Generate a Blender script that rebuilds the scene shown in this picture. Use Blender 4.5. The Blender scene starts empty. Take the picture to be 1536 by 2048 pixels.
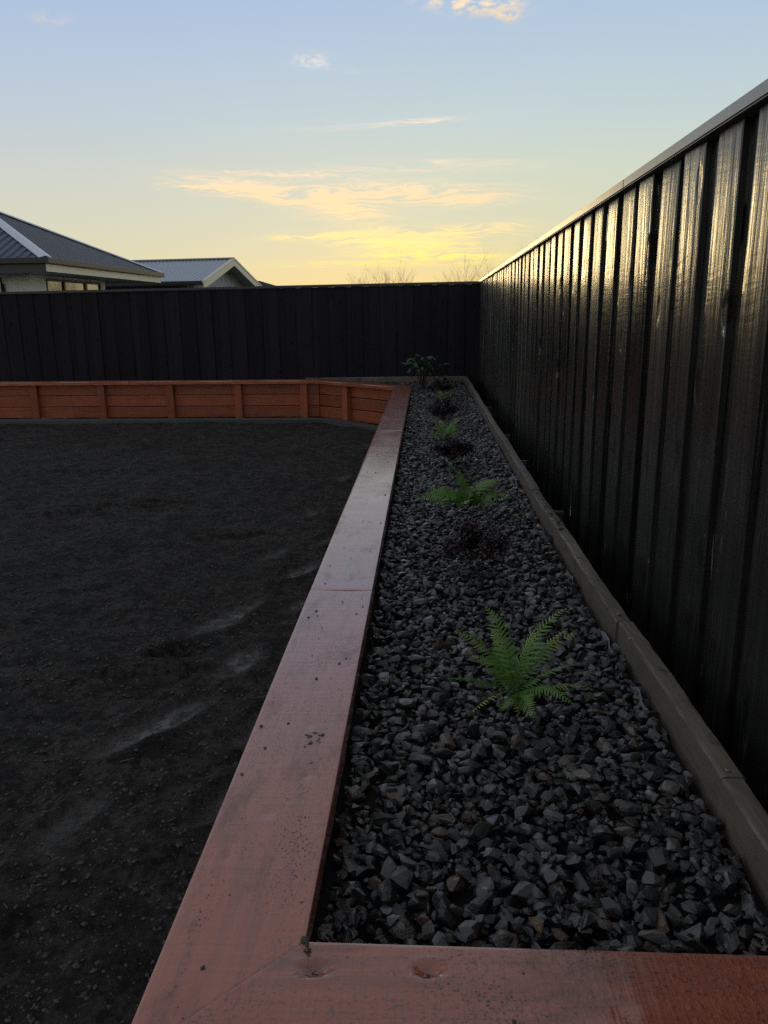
import bpy, bmesh, math, random
import numpy as np
from mathutils import Vector, Matrix
random.seed(7); RNG = np.random.default_rng(11)
S = bpy.context.scene
COL = S.collection
rad = math.radians

# ------------------------------------------------------------------ camera
camd = bpy.data.cameras.new('camera'); cam = bpy.data.objects.new('camera', camd); COL.objects.link(cam)
camd.sensor_fit = 'VERTICAL'; camd.sensor_height = 24.0; camd.lens = 24.0*1560/2048
camd.clip_start = 0.05; camd.clip_end = 3000
_f = 1560.0
_y = Vector((82, 399, -_f)).normalized()                 # run of the planter, seen in camera axes
_h = Vector((1082, 411, -_f)).normalized()
_z = _y.cross(_h).normalized()
if _z.y < 0: _z = -_z
_x = _y.cross(_z).normalized()
if _x.x < 0: _x = -_x
cam.matrix_world = Matrix.Translation((0, 0, 1.47)) @ Matrix((_x, _y, _z)).to_4x4()
S.camera = cam
S.render.resolution_x, S.render.resolution_y = 768, 1024
S.view_settings.view_transform = 'Standard'; S.view_settings.look = 'None'
S.view_settings.exposure = 0.0; S.view_settings.gamma = 1.0
S.view_settings.use_curve_mapping = False
S.cycles.max_bounces = 6; S.cycles.use_denoising = False; S.cycles.denoiser = 'OPENIMAGEDENOISE'; S.cycles.denoising_input_passes = 'RGB_ALBEDO_NORMAL'; S.cycles.denoising_prefilter = 'ACCURATE'; S.cycles.sample_clamp_indirect = 4.0

# ------------------------------------------------------------------ node helper
class NT:
    def __init__(self, tree): self.t = tree; tree.nodes.clear()
    def n(self, typ, ins=None, **kw):
        nd = self.t.nodes.new(typ)
        for k, v in kw.items(): setattr(nd, k, v)
        for k, v in (ins or {}).items():
            s = nd.inputs[k]
            if hasattr(v, 'bl_rna') and isinstance(v, bpy.types.NodeSocket): self.t.links.new(v, s)
            else: s.default_value = v
        return nd
    def m(self, op, a, b=0.0, c=0.0, clamp=False):
        nd = self.n('ShaderNodeMath', {0: a, 1: b, 2: c}, operation=op, use_clamp=clamp); return nd.outputs[0]
    def mix(self, f, a, b, bt='MIX'):
        nd = self.n('ShaderNodeMix', data_type='RGBA', blend_type=bt)
        for i, v in ((0, f), (6, a), (7, b)):
            if isinstance(v, bpy.types.NodeSocket): self.t.links.new(v, nd.inputs[i])
            else: nd.inputs[i].default_value = v if i == 0 or len(v) == 4 else (*v, 1)
        return nd.outputs[2]
    def ramp(self, f, stops, interp='LINEAR'):
        nd = self.n('ShaderNodeValToRGB', {0: f}); r = nd.color_ramp; r.interpolation = interp
        while len(r.elements) < len(stops): r.elements.new(0.5)
        for e, (p, c) in zip(r.elements, stops):
            e.position = p; e.color = (*c, 1) if not isinstance(c, (int, float)) else (c, c, c, 1)
        return nd.outputs[0]
    def mr(self, v, a, b, c=0.0, d=1.0, t='LINEAR'):
        nd = self.n('ShaderNodeMapRange', {0: v, 1: a, 2: b, 3: c, 4: d}, interpolation_type=t); return nd.outputs[0]
    def noise(self, vec, scale, detail=3.0, rough=0.55, dist=0.0):
        ins = {'Scale': scale, 'Detail': detail, 'Roughness': rough, 'Distortion': dist}
        if vec is not None: ins['Vector'] = vec
        return self.n('ShaderNodeTexNoise', ins).outputs['Fac']
    def mapv(self, vec, scale=(1, 1, 1), rot=(0, 0, 0), loc=(0, 0, 0)):
        return self.n('ShaderNodeMapping', {0: vec, 'Location': loc, 'Rotation': rot, 'Scale': scale}).outputs[0]
    def bump(self, h, dist, strength=1.0, normal=None):
        ins = {'Height': h, 'Distance': dist, 'Strength': strength}
        if normal is not None: ins['Normal'] = normal
        return self.n('ShaderNodeBump', ins).outputs[0]

# ------------------------------------------------------------------ world: dusk sky
SUN_EL, SUN_AZ = 3.2, -5.0           # degrees; azimuth measured from +Y towards +X
W = bpy.data.worlds.new('World'); S.world = W; W.use_nodes = True
w = NT(W.node_tree)
tc = w.n('ShaderNodeTexCoord').outputs['Generated']
sep = w.n('ShaderNodeSeparateXYZ', {0: tc})
el = w.m('MULTIPLY', w.m('ARCSINE', sep.outputs[2]), 57.29578)
az = w.m('MULTIPLY', w.m('ARCTAN2', sep.outputs[0], sep.outputs[1]), 57.29578)
elp = w.m('MAXIMUM', el, 0.0)
f90 = w.m('DIVIDE', elp, 90.0)
warm = w.ramp(f90, [(0.0, (.87, .66, .24)), (.024, (.82, .67, .31)), (.045, (.74, .68, .41)), (.07, (.67, .68, .50)), (.10, (.62, .68, .56)),
                    (.135, (.54, .65, .65)), (.18, (.47, .59, .70)), (.22, (.41, .54, .73)), (.36, (.37, .415, .47)), (.6, (.325, .345, .375)), (1.0, (.31, .32, .335))])
cool = w.ramp(f90, [(0.0, (.72, .66, .44)), (.03, (.72, .68, .47)), (.06, (.66, .66, .53)), (.10, (.59, .62, .60)),
                    (.135, (.51, .59, .67)), (.18, (.44, .55, .72)), (.22, (.38, .50, .74)), (.36, (.37, .415, .47)), (.6, (.325, .345, .375)), (1.0, (.31, .32, .335))])
da = w.m('DIVIDE', w.m('SUBTRACT', az, 9.0), 30.0)
glow = w.m('EXPONENT', w.m('MULTIPLY', w.m('MULTIPLY', da, da), -1.0))
grad = w.mix(glow, cool, warm)
# clouds -- wisps laid out by azimuth / elevation in degrees
CL = [(-13.6,8.2,3.0,.34,1.3,2),(-10.2,7.95,4.4,.46,1.6,7),(-6.4,7.1,2.2,.18,1.3,7),(-2.4,7.95,6.2,.62,1.25,2),(2.0,7.55,3.0,.35,.8,4),(-9.9,9.15,3.8,.17,.8,1),(-5.4,6.5,3.2,.6,.6,9),
      (-5.6,5.3,2.8,.16,1.0,-4),(-.2,5.25,4.8,.34,1.1,0),(3.9,5.55,2.4,.32,.9,-4),(-1.0,4.35,4.6,.42,.8,2),(.9,3.75,4.2,.22,1.1,1),(-2.2,4.8,5.0,.16,1.2,2),(-4.6,3.35,5.2,.2,.7,0),(2.6,3.2,3.0,.14,.6,0),
      (-3.0,12.1,4.8,.16,.55,-3),(.3,12.3,1.7,.14,.6,-2),(2.4,9.75,4.2,.2,.45,2),(-1.7,9.4,6.2,.22,.5,1),(-9.9,5.15,.8,.14,.8,0)]
PUFF = [(-7.6,15.8,1.0,.36,1.1,0),(-6.6,15.45,1.4,.2,.3,8),(-4.5,15.1,.5,.12,.3,0),(2.7,18.6,2.3,.42,1.3,6),(5.4,17.9,.8,.26,1.1,5),(5.6,18.5,.8,.25,.8,0),(-23.7,17.1,1.2,.35,.25,0),(-3.4,18.3,.3,.1,.0,0),
        (-42,15,5,.8,.6,2),(40,13,6,.8,.5,-3),(75,20,8,1.2,.5,2),(-80,24,9,1.5,.5,-2),(130,18,9,1.4,.5,2),(-140,26,10,1.6,.5,3)]
def cloudsum(L):
    tot = None
    for a, e, sa, se, amp, rot in L:
        c, s_ = math.cos(rad(rot)), math.sin(rad(rot))
        dx = w.m('SUBTRACT', az, a); dy = w.m('SUBTRACT', el, e)
        u = w.m('ADD', w.m('MULTIPLY', dx, c/sa), w.m('MULTIPLY', dy, -s_/sa))
        v = w.m('ADD', w.m('MULTIPLY', dx, s_/se), w.m('MULTIPLY', dy, c/se))
        q = w.m('ADD', w.m('MULTIPLY', u, u), w.m('MULTIPLY', v, v))
        g = w.m('MULTIPLY', w.m('EXPONENT', w.m('MULTIPLY', q, -.9)), amp)
        tot = g if tot is None else w.m('ADD', tot, g)
    return tot
ae = w.n('ShaderNodeCombineXYZ', {0: az, 1: el}).outputs[0]
warp = w.noise(w.mapv(ae, (.16, .5, 1)), 1.0, 4)
ae2 = w.n('ShaderNodeCombineXYZ', {0: az, 1: w.m('ADD', el, w.m('MULTIPLY', w.m('SUBTRACT', warp, .5), 2.2))}).outputs[0]
st = w.noise(w.mapv(ae2, (.13, 3.2, 1), (0, 0, rad(-3))), 1.0, 7, .62)
st2 = w.noise(w.mapv(ae2, (.5, 7.0, 1), (0, 0, rad(-4)), (3, 9, 0)), 1.0, 5, .6)
streak = w.m('MULTIPLY', w.m('ADD', w.mr(st, .42, .59, .02, .9), w.m('MULTIPLY', w.mr(st2, .48, .60), .8)), .78)
pf = w.mr(w.noise(w.mapv(ae, (1.1, 2.3, 1)), 1.0, 6, .6, .3), .40, .62)
cmask = w.m('MULTIPLY', w.m('MINIMUM', cloudsum(CL), 1.4), streak)
pmask = w.m('MULTIPLY', cloudsum(PUFF), pf)
cfac = w.m('MINIMUM', w.m('MULTIPLY', cmask, 1.4), .97)
pfac = w.m('MINIMUM', pmask, .95)
ccol = w.ramp(w.m('DIVIDE', elp, 20.0), [(.15, (1.0, .78, .24)), (.19, (1.08, .90, .25)), (.24, (1.06, .86, .34)), (.30, (1.03, .80, .42)), (.38, (1.02, .76, .46)), (.5, (.92, .78, .60)), (.9, (.74, .74, .72))])
pcol = w.ramp(w.m('DIVIDE', elp, 20.0), [(.78, (.74, .76, .76)), (.87, (.98, .68, .40)), (.95, (.98, .80, .58))])
sky = w.mix(cfac, grad, ccol)
sky = w.mix(pfac, sky, pcol)
nis = w.n('ShaderNodeTexSky', sky_type='NISHITA', sun_disc=False, sun_elevation=rad(SUN_EL), sun_rotation=rad(SUN_AZ), air_density=1.0, dust_density=1.5, ozone_density=1.0)
scaled = w.n('ShaderNodeVectorMath', {0: sky, 'Scale': 10.4}, operation='SCALE').outputs[0]
fin = w.mix(0.03, scaled, nis.outputs[0])
bg = w.n('ShaderNodeBackground', {'Color': fin, 'Strength': 0.1})
w.n('ShaderNodeOutputWorld', {0: bg.outputs[0]})

sund = bpy.data.lights.new('sun', 'SUN'); sun = bpy.data.objects.new('sun', sund); COL.objects.link(sun)
sund.energy = 0.25; sund.angle = rad(10); sund.color = (1.0, .74, .36)
_d = Vector((math.sin(rad(SUN_AZ))*math.cos(rad(SUN_EL)), math.cos(rad(SUN_AZ))*math.cos(rad(SUN_EL)), math.sin(rad(SUN_EL))))
sun.rotation_euler = _d.to_track_quat('Z', 'Y').to_euler()

# ------------------------------------------------------------------ scene helpers
def tag(o, label=None, cat=None, group=None, kind=None):
    for k, v in (('label', label), ('category', cat), ('group', group), ('kind', kind)):
        if v: o[k] = v
    return o
def empty(name, loc=(0, 0, 0), rz=0.0):
    o = bpy.data.objects.new(name, None); COL.objects.link(o); o.location = loc; o.rotation_euler = (0, 0, rz); o.empty_display_size = .1
    return o
def link(name, me, mat=None, parent=None, loc=(0, 0, 0), rot=(0, 0, 0)):
    o = bpy.data.objects.new(name, me); COL.objects.link(o); o.location = loc; o.rotation_euler = rot
    if mat is not None and not me.materials: me.materials.append(mat)
    if parent is not None: o.parent = parent
    return o
def mesh(name, verts, faces, smooth=False):
    me = bpy.data.meshes.new(name); me.from_pydata([tuple(v) for v in verts], [], [tuple(f) for f in faces]); me.update()
    if smooth: me.polygons.foreach_set('use_smooth', [True]*len(me.polygons))
    return me
def npmesh(name, V, F, smooth=False):
    me = bpy.data.meshes.new(name); V = np.asarray(V, np.float32); F = np.asarray(F, np.int32)
    n = F.shape[1]
    me.vertices.add(len(V)); me.vertices.foreach_set('co', V.ravel())
    me.loops.add(F.size); me.loops.foreach_set('vertex_index', F.ravel())
    me.polygons.add(len(F)); me.polygons.foreach_set('loop_start', np.arange(0, F.size, n, dtype=np.int32))
    me.polygons.foreach_set('use_smooth', np.full(len(F), bool(smooth)))
    me.update(calc_edges=True); me.validate(); return me
def bmdone(name, bm, smooth=False):
    me = bpy.data.meshes.new(name); bmesh.ops.recalc_face_normals(bm, faces=bm.faces); bm.to_mesh(me); bm.free()
    if smooth: me.polygons.foreach_set('use_smooth', [True]*len(me.polygons))
    return me
def box_bm(bm, lo, hi):
    x0, y0, z0 = lo; x1, y1, z1 = hi
    v = [bm.verts.new(p) for p in ((x0,y0,z0),(x1,y0,z0),(x1,y1,z0),(x0,y1,z0),(x0,y0,z1),(x1,y0,z1),(x1,y1,z1),(x0,y1,z1))]
    for f in ((3,2,1,0),(4,5,6,7),(0,1,5,4),(1,2,6,5),(2,3,7,6),(3,0,4,7)): bm.faces.new([v[i] for i in f])
def box(name, lo, hi, bev=0.0):
    bm = bmesh.new(); box_bm(bm, lo, hi)
    if bev: bmesh.ops.bevel(bm, geom=list(bm.edges), offset=bev, segments=2, affect='EDGES', profile=.6)
    return bmdone(name, bm)
def prism(name, poly, z0, z1, bev=0.0):
    bm = bmesh.new()
    a = [bm.verts.new((*p, z0)) for p in poly]; b = [bm.verts.new((*p, z1)) for p in poly]; n = len(poly)
    bm.faces.new(a[::-1]); bm.faces.new(b)
    for i in range(n): bm.faces.new((a[i], a[(i+1) % n], b[(i+1) % n], b[i]))
    if bev: bmesh.ops.bevel(bm, geom=list(bm.edges), offset=bev, segments=2, affect='EDGES')
    return bmdone(name, bm)
def poly_slab(name, pts, thick):
    """closed slab under a planar 3D polygon"""
    bm = bmesh.new(); n = len(pts)
    a = [bm.verts.new(p) for p in pts]; b = [bm.verts.new((p[0], p[1], p[2]-thick)) for p in pts]
    bm.faces.new(a); bm.faces.new(b[::-1])
    for i in range(n): bm.faces.new((a[i], b[i], b[(i+1) % n], a[(i+1) % n]))
    return bmdone(name, bm)
def tube(V, F, pts, radii, sides=5):
    """append a tapered tube to vertex/face lists"""
    base = len(V); n = len(pts)
    for i, p in enumerate(pts):
        p = Vector(p); d = (Vector(pts[min(i+1, n-1)])-Vector(pts[max(i-1, 0)])).normalized()
        u = d.orthogonal().normalized(); v = d.cross(u)
        for k in range(sides):
            a = 2*math.pi*k/sides; V.append(tuple(p+(u*math.cos(a)+v*math.sin(a))*radii[i]))
    for i in range(n-1):
        for k in range(sides):
            a = base+i*sides+k; b = base+i*sides+(k+1) % sides
            F.append((a, b, b+sides, a+sides))
    F.append(tuple(base+k for k in range(sides))[::-1]); F.append(tuple(base+(n-1)*sides+k for k in range(sides)))

# ------------------------------------------------------------------ materials
def newmat(name):
    m = bpy.data.materials.new(name); m.use_nodes = True; t = NT(m.node_tree); return m, t
def finish(t, **ins):
    b = t.n('ShaderNodeBsdfPrincipled', {k.replace('_', ' '): v for k, v in ins.items()})
    t.n('ShaderNodeOutputMaterial', {0: b.outputs[0]}); return b
def objvec(t, jitter=50.0):
    o = t.n('ShaderNodeTexCoord').outputs['Object']; r = t.n('ShaderNodeObjectInfo').outputs['Random']
    off = t.n('ShaderNodeCombineXYZ', {0: t.m('MULTIPLY', r, jitter), 1: t.m('MULTIPLY', r, jitter*1.7), 2: t.m('MULTIPLY', r, jitter*.6)}).outputs[0]
    return t.n('ShaderNodeVectorMath', {0: o, 1: off}, operation='ADD').outputs[0], o, r
def simple(name, col, rough=.6, bump=0.0, scale=40, spec=.5, metal=0.0, var=.12, coat=0.0):
    m, t = newmat(name); v, o, r = objvec(t)
    nz = t.noise(v, scale, 4)
    c = t.mix(nz, tuple(max(0, x*(1-var)) for x in col), tuple(x*(1+var) for x in col))
    ins = dict(Base_Color=c, Roughness=rough, Specular_IOR_Level=spec, Metallic=metal, Coat_Weight=coat, Coat_IOR=1.8, Coat_Roughness=.28)
    if bump: ins['Normal'] = t.bump(nz, bump)
    finish(t, **ins); return m

def mat_red(name, top=1.0):
    """rust-red stain on rough-sawn timber, grain along local X, saw marks across it"""
    m, t = newmat(name); v, o, r = objvec(t, 20)
    grain = t.noise(t.mapv(v, (3, 60, 60)), 1.0, 5, .65, .4)
    saw = t.noise(t.mapv(v, (190, 5, 8)), 1.0, 3, .6)
    saw2 = t.noise(t.mapv(v, (60, 2, 3)), 1.0, 2, .6)
    blot = t.noise(v, 5.5, 5, .6, .3)
    dirt = t.noise(t.mapv(v, (4.0, 9, 9), loc=(7, 3, 1)), 1.0, 8, .72, .4)
    pits = t.n('ShaderNodeTexVoronoi', {'Vector': t.mapv(v, (110, 150, 150)), 'Scale': 1.0}).outputs['Distance']
    pitmask = t.m('MULTIPLY', t.mr(pits, .14, .34, 1, 0), t.mr(t.noise(t.mapv(v, (4, 11, 11)), 1.0, 5, .65, .2), (.52), .68))
    spots = t.n('ShaderNodeTexVoronoi', {'Vector': t.mapv(v, (26, 26, 26)), 'Scale': 1.0}).outputs['Distance']
    spotm = t.m('MULTIPLY', t.mr(spots, .06, .12, 1, 0), t.mr(t.noise(v, 7.0, 2), .52, .6))
    base = t.mix(blot, (.34, .064, .019), (.47, .102, .036))
    base = t.mix(t.mr(grain, .3, .75, 0, .30), base, (.50, .19, .12))
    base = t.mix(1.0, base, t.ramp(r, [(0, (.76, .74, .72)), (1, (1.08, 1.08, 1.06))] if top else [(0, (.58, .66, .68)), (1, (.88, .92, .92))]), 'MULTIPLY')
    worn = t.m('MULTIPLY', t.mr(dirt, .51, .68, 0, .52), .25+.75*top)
    base = t.mix(t.mr(t.noise(t.mapv(v, (2.2, 34, 34), loc=(3, 5, 9)), 1.0, 5, .65, .5), .52, .68, 0, .55), base, (.14, .036, .018))
    base = t.mix(worn, base, (.085, .065, .060))
    sp2 = t.noise(t.mapv(v, (120, 200, 200)), 1.0, 2, .6)
    sp2m = t.m('MULTIPLY', t.mr(sp2, .56, .64), t.mr(t.noise(t.mapv(v, (1.6, 6, 6), loc=(1, 6, 2)), 1.0, 4, .6, .3), .44, .60, .1, 1))
    base = t.mix(t.m('MULTIPLY', sp2m, .8*top), base, (.045, .022, .017))
    base = t.mix(t.m('MULTIPLY', pitmask, .78*top), base, (.035, .018, .015))
    base = t.mix(t.m('MULTIPLY', spotm, .85*top), base, (.02, .012, .01))
    h = t.m('ADD', t.m('MULTIPLY', saw, .4), t.m('MULTIPLY', grain, .7))
    h = t.m('ADD', h, t.m('MULTIPLY', saw2, .4))
    h = t.m('SUBTRACT', h, t.m('MULTIPLY', pitmask, .8))
    lump = t.noise(v, 85.0, 3, .5)
    h = t.m('ADD', h, t.m('MULTIPLY', t.m('MULTIPLY', t.mr(lump, .5, .75), t.mr(t.noise(v, 6.0, 2), .45, .62)), .9))
    hc = t.m('ADD', t.m('MULTIPLY', saw2, .5), t.m('MULTIPLY', grain, .5))
    rg = t.m('ADD', t.mr(blot, .3, .7, .27, .40), t.m('MULTIPLY', worn, .15))
    finish(t, Base_Color=base, Roughness=t.m('ADD', rg, .1), Normal=t.bump(h, .0032, .9), Specular_IOR_Level=.2, Coat_Weight=t.m('SUBTRACT', 1.0, t.m('MULTIPLY', t.m('MAXIMUM', worn, pitmask), .75)), Coat_Roughness=t.mr(blot, .3, .7, .09, .2), Sheen_Weight=.04*top, Sheen_Roughness=.3, Sheen_Tint=(.92, .96, 1, 1), Coat_IOR=1.45+.43*top, Coat_Normal=t.bump(hc, .0010, .9))
    return m

def mat_black(name, spec=.5, rough=.32, coat=1.0, dk=(.005, .005, .0052), lt=(.026, .024, .022)):
    """black oil stain on rough-sawn palings, grain along local Z"""
    m, t = newmat(name); v, o, r = objvec(t, 30)
    grain = t.noise(t.mapv(v, (42, 42, 1.3)), 1.0, 3, .6, .35)
    fine = t.noise(t.mapv(v, (110, 110, 4)), 1.0, 2, .6)
    swarp = t.n('ShaderNodeVectorMath', {0: t.mapv(v, (4, 4, 75)), 1: t.n('ShaderNodeCombineXYZ', {2: t.m('MULTIPLY', t.noise(v, 5.0, 1), 5.0)}).outputs[0]}, operation='ADD').outputs[0]
    saw = t.noise(swarp, 1.0, 1, .5)
    sawm = t.mr(t.noise(t.mapv(v, (5, 5, 1.6), loc=(4, 1, 2)), 1.0, 3), .42, .62)
    vs = t.n('ShaderNodeSeparateXYZ', {0: v})
    kv = t.n('ShaderNodeTexVoronoi', {'Vector': t.n('ShaderNodeCombineXYZ', {0: t.m('MULTIPLY', vs.outputs[0], 6.5), 1: t.m('MULTIPLY', vs.outputs[2], 2.6)}).outputs[0], 'Scale': 1.0, 'Randomness': 1.0}, voronoi_dimensions='2D')
    kgate = t.mr(t.n('ShaderNodeSeparateColor', {0: kv.outputs['Color']}).outputs[0], .45, .5)
    knot = t.m('MULTIPLY', t.mr(t.m('ADD', kv.outputs['Distance'], t.m('MULTIPLY', t.m('SUBTRACT', t.noise(t.mapv(v, (30, 30, 14)), 1.0, 3), .5), .14)), .05, .15, 1, 0, 'SMOOTHSTEP'), kgate)
    crack = t.mr(t.noise(t.mapv(v, (75, 75, 1.2), loc=(5, 2, 8)), 1.0, 3, .6, .6), .56, .62)
    chipn = t.noise(t.mapv(v, (34, 34, 6), loc=(2, 8, 3)), 1.0, 5, .6, .3)
    chip = t.m('MULTIPLY', t.mr(chipn, .665, .69, 0, max(coat, .0)), t.mr(t.noise(v, 2.6, 1), .46, .54))
    base = t.mix(t.m('MULTIPLY', grain, t.mr(r, 0, 1, .45, 1.3)), dk, lt); cw = t.m('MULTIPLY', t.mr(t.noise(t.mapv(v, (38, 38, 1.1), loc=(9, 4, 7)), 1.0, 6, .65, .3), .38, .58, .04, 1.0), coat); cw = t.m('MULTIPLY', cw, t.m('MULTIPLY', t.mr(r, 0, 1, .55, 1.0), t.m('MULTIPLY', t.m('MULTIPLY', t.mr(t.noise(t.mapv(v, (11, 11, 2.4), loc=(6, 2, 1)), 1.0, 5, .62, .3), .36, .56, .22, 1.0), t.m('SUBTRACT', 1.0, t.m('MULTIPLY', knot, .85))), t.m('SUBTRACT', 1.0, t.m('MULTIPLY', crack, .8)))))
    base = t.mix(t.m('MULTIPLY', chip, .8), base, (.17, .15, .125))
    base = t.mix(t.m('MULTIPLY', knot, .6), base, (.004, .004, .004))
    h = t.m('ADD', t.m('MULTIPLY', grain, 1.0), t.m('MULTIPLY', fine, .35))
    h = t.m('ADD', h, t.m('MULTIPLY', t.m('MULTIPLY', saw, sawm), .2))
    h = t.m('SUBTRACT', h, t.m('ADD', t.m('MULTIPLY', knot, .9), t.m('MULTIPLY', crack, .02)))
    cup = t.noise(t.mapv(v, (9, 9, .8)), 1.0, 2)
    nrm = t.bump(cup, .006, .6)
    nrm = t.bump(h, .0038, 1.0, nrm)
    rg = t.m('ADD', rough, t.m('MULTIPLY', t.m('SUBTRACT', r, .5), .12))
    rg = t.m('ADD', rg, t.m('MULTIPLY', t.m('SUBTRACT', grain, .5), .25))
    finish(t, Base_Color=base, Roughness=rg, Normal=nrm, Specular_IOR_Level=spec, Coat_Weight=cw, Coat_IOR=1.7, Coat_Roughness=t.m('SUBTRACT', rg, .12), Coat_Normal=nrm)
    return m

def mat_weathered(name, a, b, rough=.6):
    m, t = newmat(name); v, o, r = objvec(t, 20)
    grain = t.noise(t.mapv(v, (4, 80, 80)), 1.0, 5, .65, .4)
    saw = t.noise(t.mapv(v, (160, 6, 6)), 1.0, 2)
    blot = t.noise(t.mapv(v, (2.2, 5, 5)), 1.0, 5, .6)
    c = t.mix(t.mr(blot, .3, .7), a, b)
    c = t.mix(t.mr(grain, .35, .7, 0, .5), c, tuple(x*.45 for x in a))
    c = t.mix(t.mr(t.noise(v, 9, 5, .65), .56, .70, 0, .75), c, (.022, .020, .018))
    h = t.m('ADD', grain, t.m('MULTIPLY', saw, .5))
    finish(t, Base_Color=c, Roughness=t.mr(blot, .3, .7, rough-.12, rough+.1), Normal=t.bump(h, .0012, .8)); return m

def mat_stone(name, attr):
    m, t = newmat(name); v, o, r = objvec(t, 30)
    if attr: tint = t.n('ShaderNodeAttribute', attribute_name='tint').outputs['Fac']
    else:
        tint = r; v = t.n('ShaderNodeVectorMath', {0: t.mapv(o, (.017, .015, .011)), 1: t.n('ShaderNodeCombineXYZ', {0: t.m('MULTIPLY', r, 30), 1: t.m('MULTIPLY', r, 51)}).outputs[0]}, operation='ADD').outputs[0]
    lum = t.ramp(tint, [(0, (.007, .0063, .0055)), (.42, (.014, .0127, .011)), (.70, (.027, .0245, .0212)), (.86, (.060, .054, .047)), (.89, (.12, .070, .040)), (.93, (.115, .088, .058)), (.96, (.065, .07, .078)), (1, (.20, .165, .12))])
    nz = t.noise(v, 55.0, 6, .65, .2)
    vein = t.noise(t.mapv(v, (30, 60, 130), (.5, .3, 0)), 1.0, 4, .6)
    c = t.mix(t.mr(nz, .35, .7, 0, .7), lum, (.024, .023, .022))
    c = t.mix(t.mr(vein, .58, .72, 0, .45), c, (.15, .15, .15))
    h = t.m('ADD', nz, t.m('MULTIPLY', vein, .6))
    finish(t, Base_Color=c, Specular_IOR_Level=.55, Coat_Weight=t.mr(t.noise(v, 22.0, 2), .40, .64, 0, .6), Coat_IOR=1.6, Coat_Roughness=.2, Roughness=t.mr(nz, .3, .7, .30, .5), Normal=t.bump(h, .006, .8)); return m

def mat_soil(name):
    m, t = newmat(name); o = t.n('ShaderNodeTexCoord').outputs['Object']
    n1 = t.noise(o, 1.1, 5, .6); n2 = t.noise(o, 9.0, 6, .7); n3 = t.noise(o, 120.0, 4, .7)
    sp = t.n('ShaderNodeTexVoronoi', {'Vector': o, 'Scale': 60.0}); spd = sp.outputs['Distance']; spc = t.n('ShaderNodeSeparateColor', {0: sp.outputs['Color']}).outputs[0]
    foot = t.m('MULTIPLY', t.n('ShaderNodeAttribute', attribute_name='packed').outputs['Fac'], t.mr(t.noise(o, 16.0, 5, .7), .34, .55, .4, 1.0))
    c = t.mix(t.mr(n1, .35, .65), (.070, .062, .055), (.105, .094, .084))
    c = t.mix(t.mr(n2, .43, .58, 0, .8), c, (.022, .0195, .017))
    c = t.mix(t.mr(t.noise(o, 30.0, 5, .75), .48, .56, 0, .85), c, (.014, .0125, .011))
    c = t.mix(t.mr(n3, .5, .75, 0, .6), c, (.115, .105, .095))
    c = t.mix(t.m('MULTIPLY', foot, .85), c, (.21, .20, .19))
    speck = t.m('MULTIPLY', t.mr(spd, .10, .17, 1, 0), t.mr(spc, .80, .82))
    c = t.mix(t.m('MULTIPLY', speck, .8), c, (.24, .225, .20))
    rough_amt = t.m('SUBTRACT', 1.0, t.m('MULTIPLY', foot, .8))
    h = t.m('MULTIPLY', t.m('ADD', t.m('ADD', n3, t.m('MULTIPLY', n2, 1.5)), t.m('MULTIPLY', t.noise(o, 38.0, 4, .7), 1.4)), rough_amt)
    finish(t, Base_Color=c, Roughness=.92, Specular_IOR_Level=.15, Normal=t.bump(h, .035, 1.0)); return m

def mat_leaf(name, c0, c1, tipc, rough=.45, trans=.15):
    m, t = newmat(name); v, o, r = objvec(t, 30)
    tip = t.n('ShaderNodeAttribute', attribute_name='along').outputs['Fac']
    c = t.mix(t.noise(v, 30, 3), c0, c1)
    c = t.mix(t.mr(r, 0, 1, 0, .5), c, tuple(x*.6 for x in c0))
    c = t.mix(t.m('MULTIPLY', t.mr(tip, .45, 1.0), t.mr(r, .2, .9, .25, 1.0)), c, tipc)
    b = t.n('ShaderNodeBsdfPrincipled', {'Base Color': c, 'Roughness': rough, 'Specular IOR Level': .4})
    tr = t.n('ShaderNodeBsdfTranslucent', {'Color': c})
    mx = t.n('ShaderNodeMixShader', {0: trans*2, 1: b.outputs[0], 2: tr.outputs[0]})
    t.n('ShaderNodeOutputMaterial', {0: mx.outputs[0]}); return m

def mat_brick(name, c, mortar, scale):
    m, t = newmat(name); o = t.n('ShaderNodeTexCoord').outputs['Object']
    bt = t.n('ShaderNodeTexBrick', {'Vector': o, 'Color1': (*c, 1), 'Color2': (*[x*.93 for x in c], 1), 'Mortar': (*mortar, 1), 'Scale': scale, 'Mortar Size': .03, 'Brick Width': .5, 'Row Height': .17})
    finish(t, Base_Color=bt.outputs[0], Roughness=.75, Normal=t.bump(bt.outputs['Fac'], -.004)); return m

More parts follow.
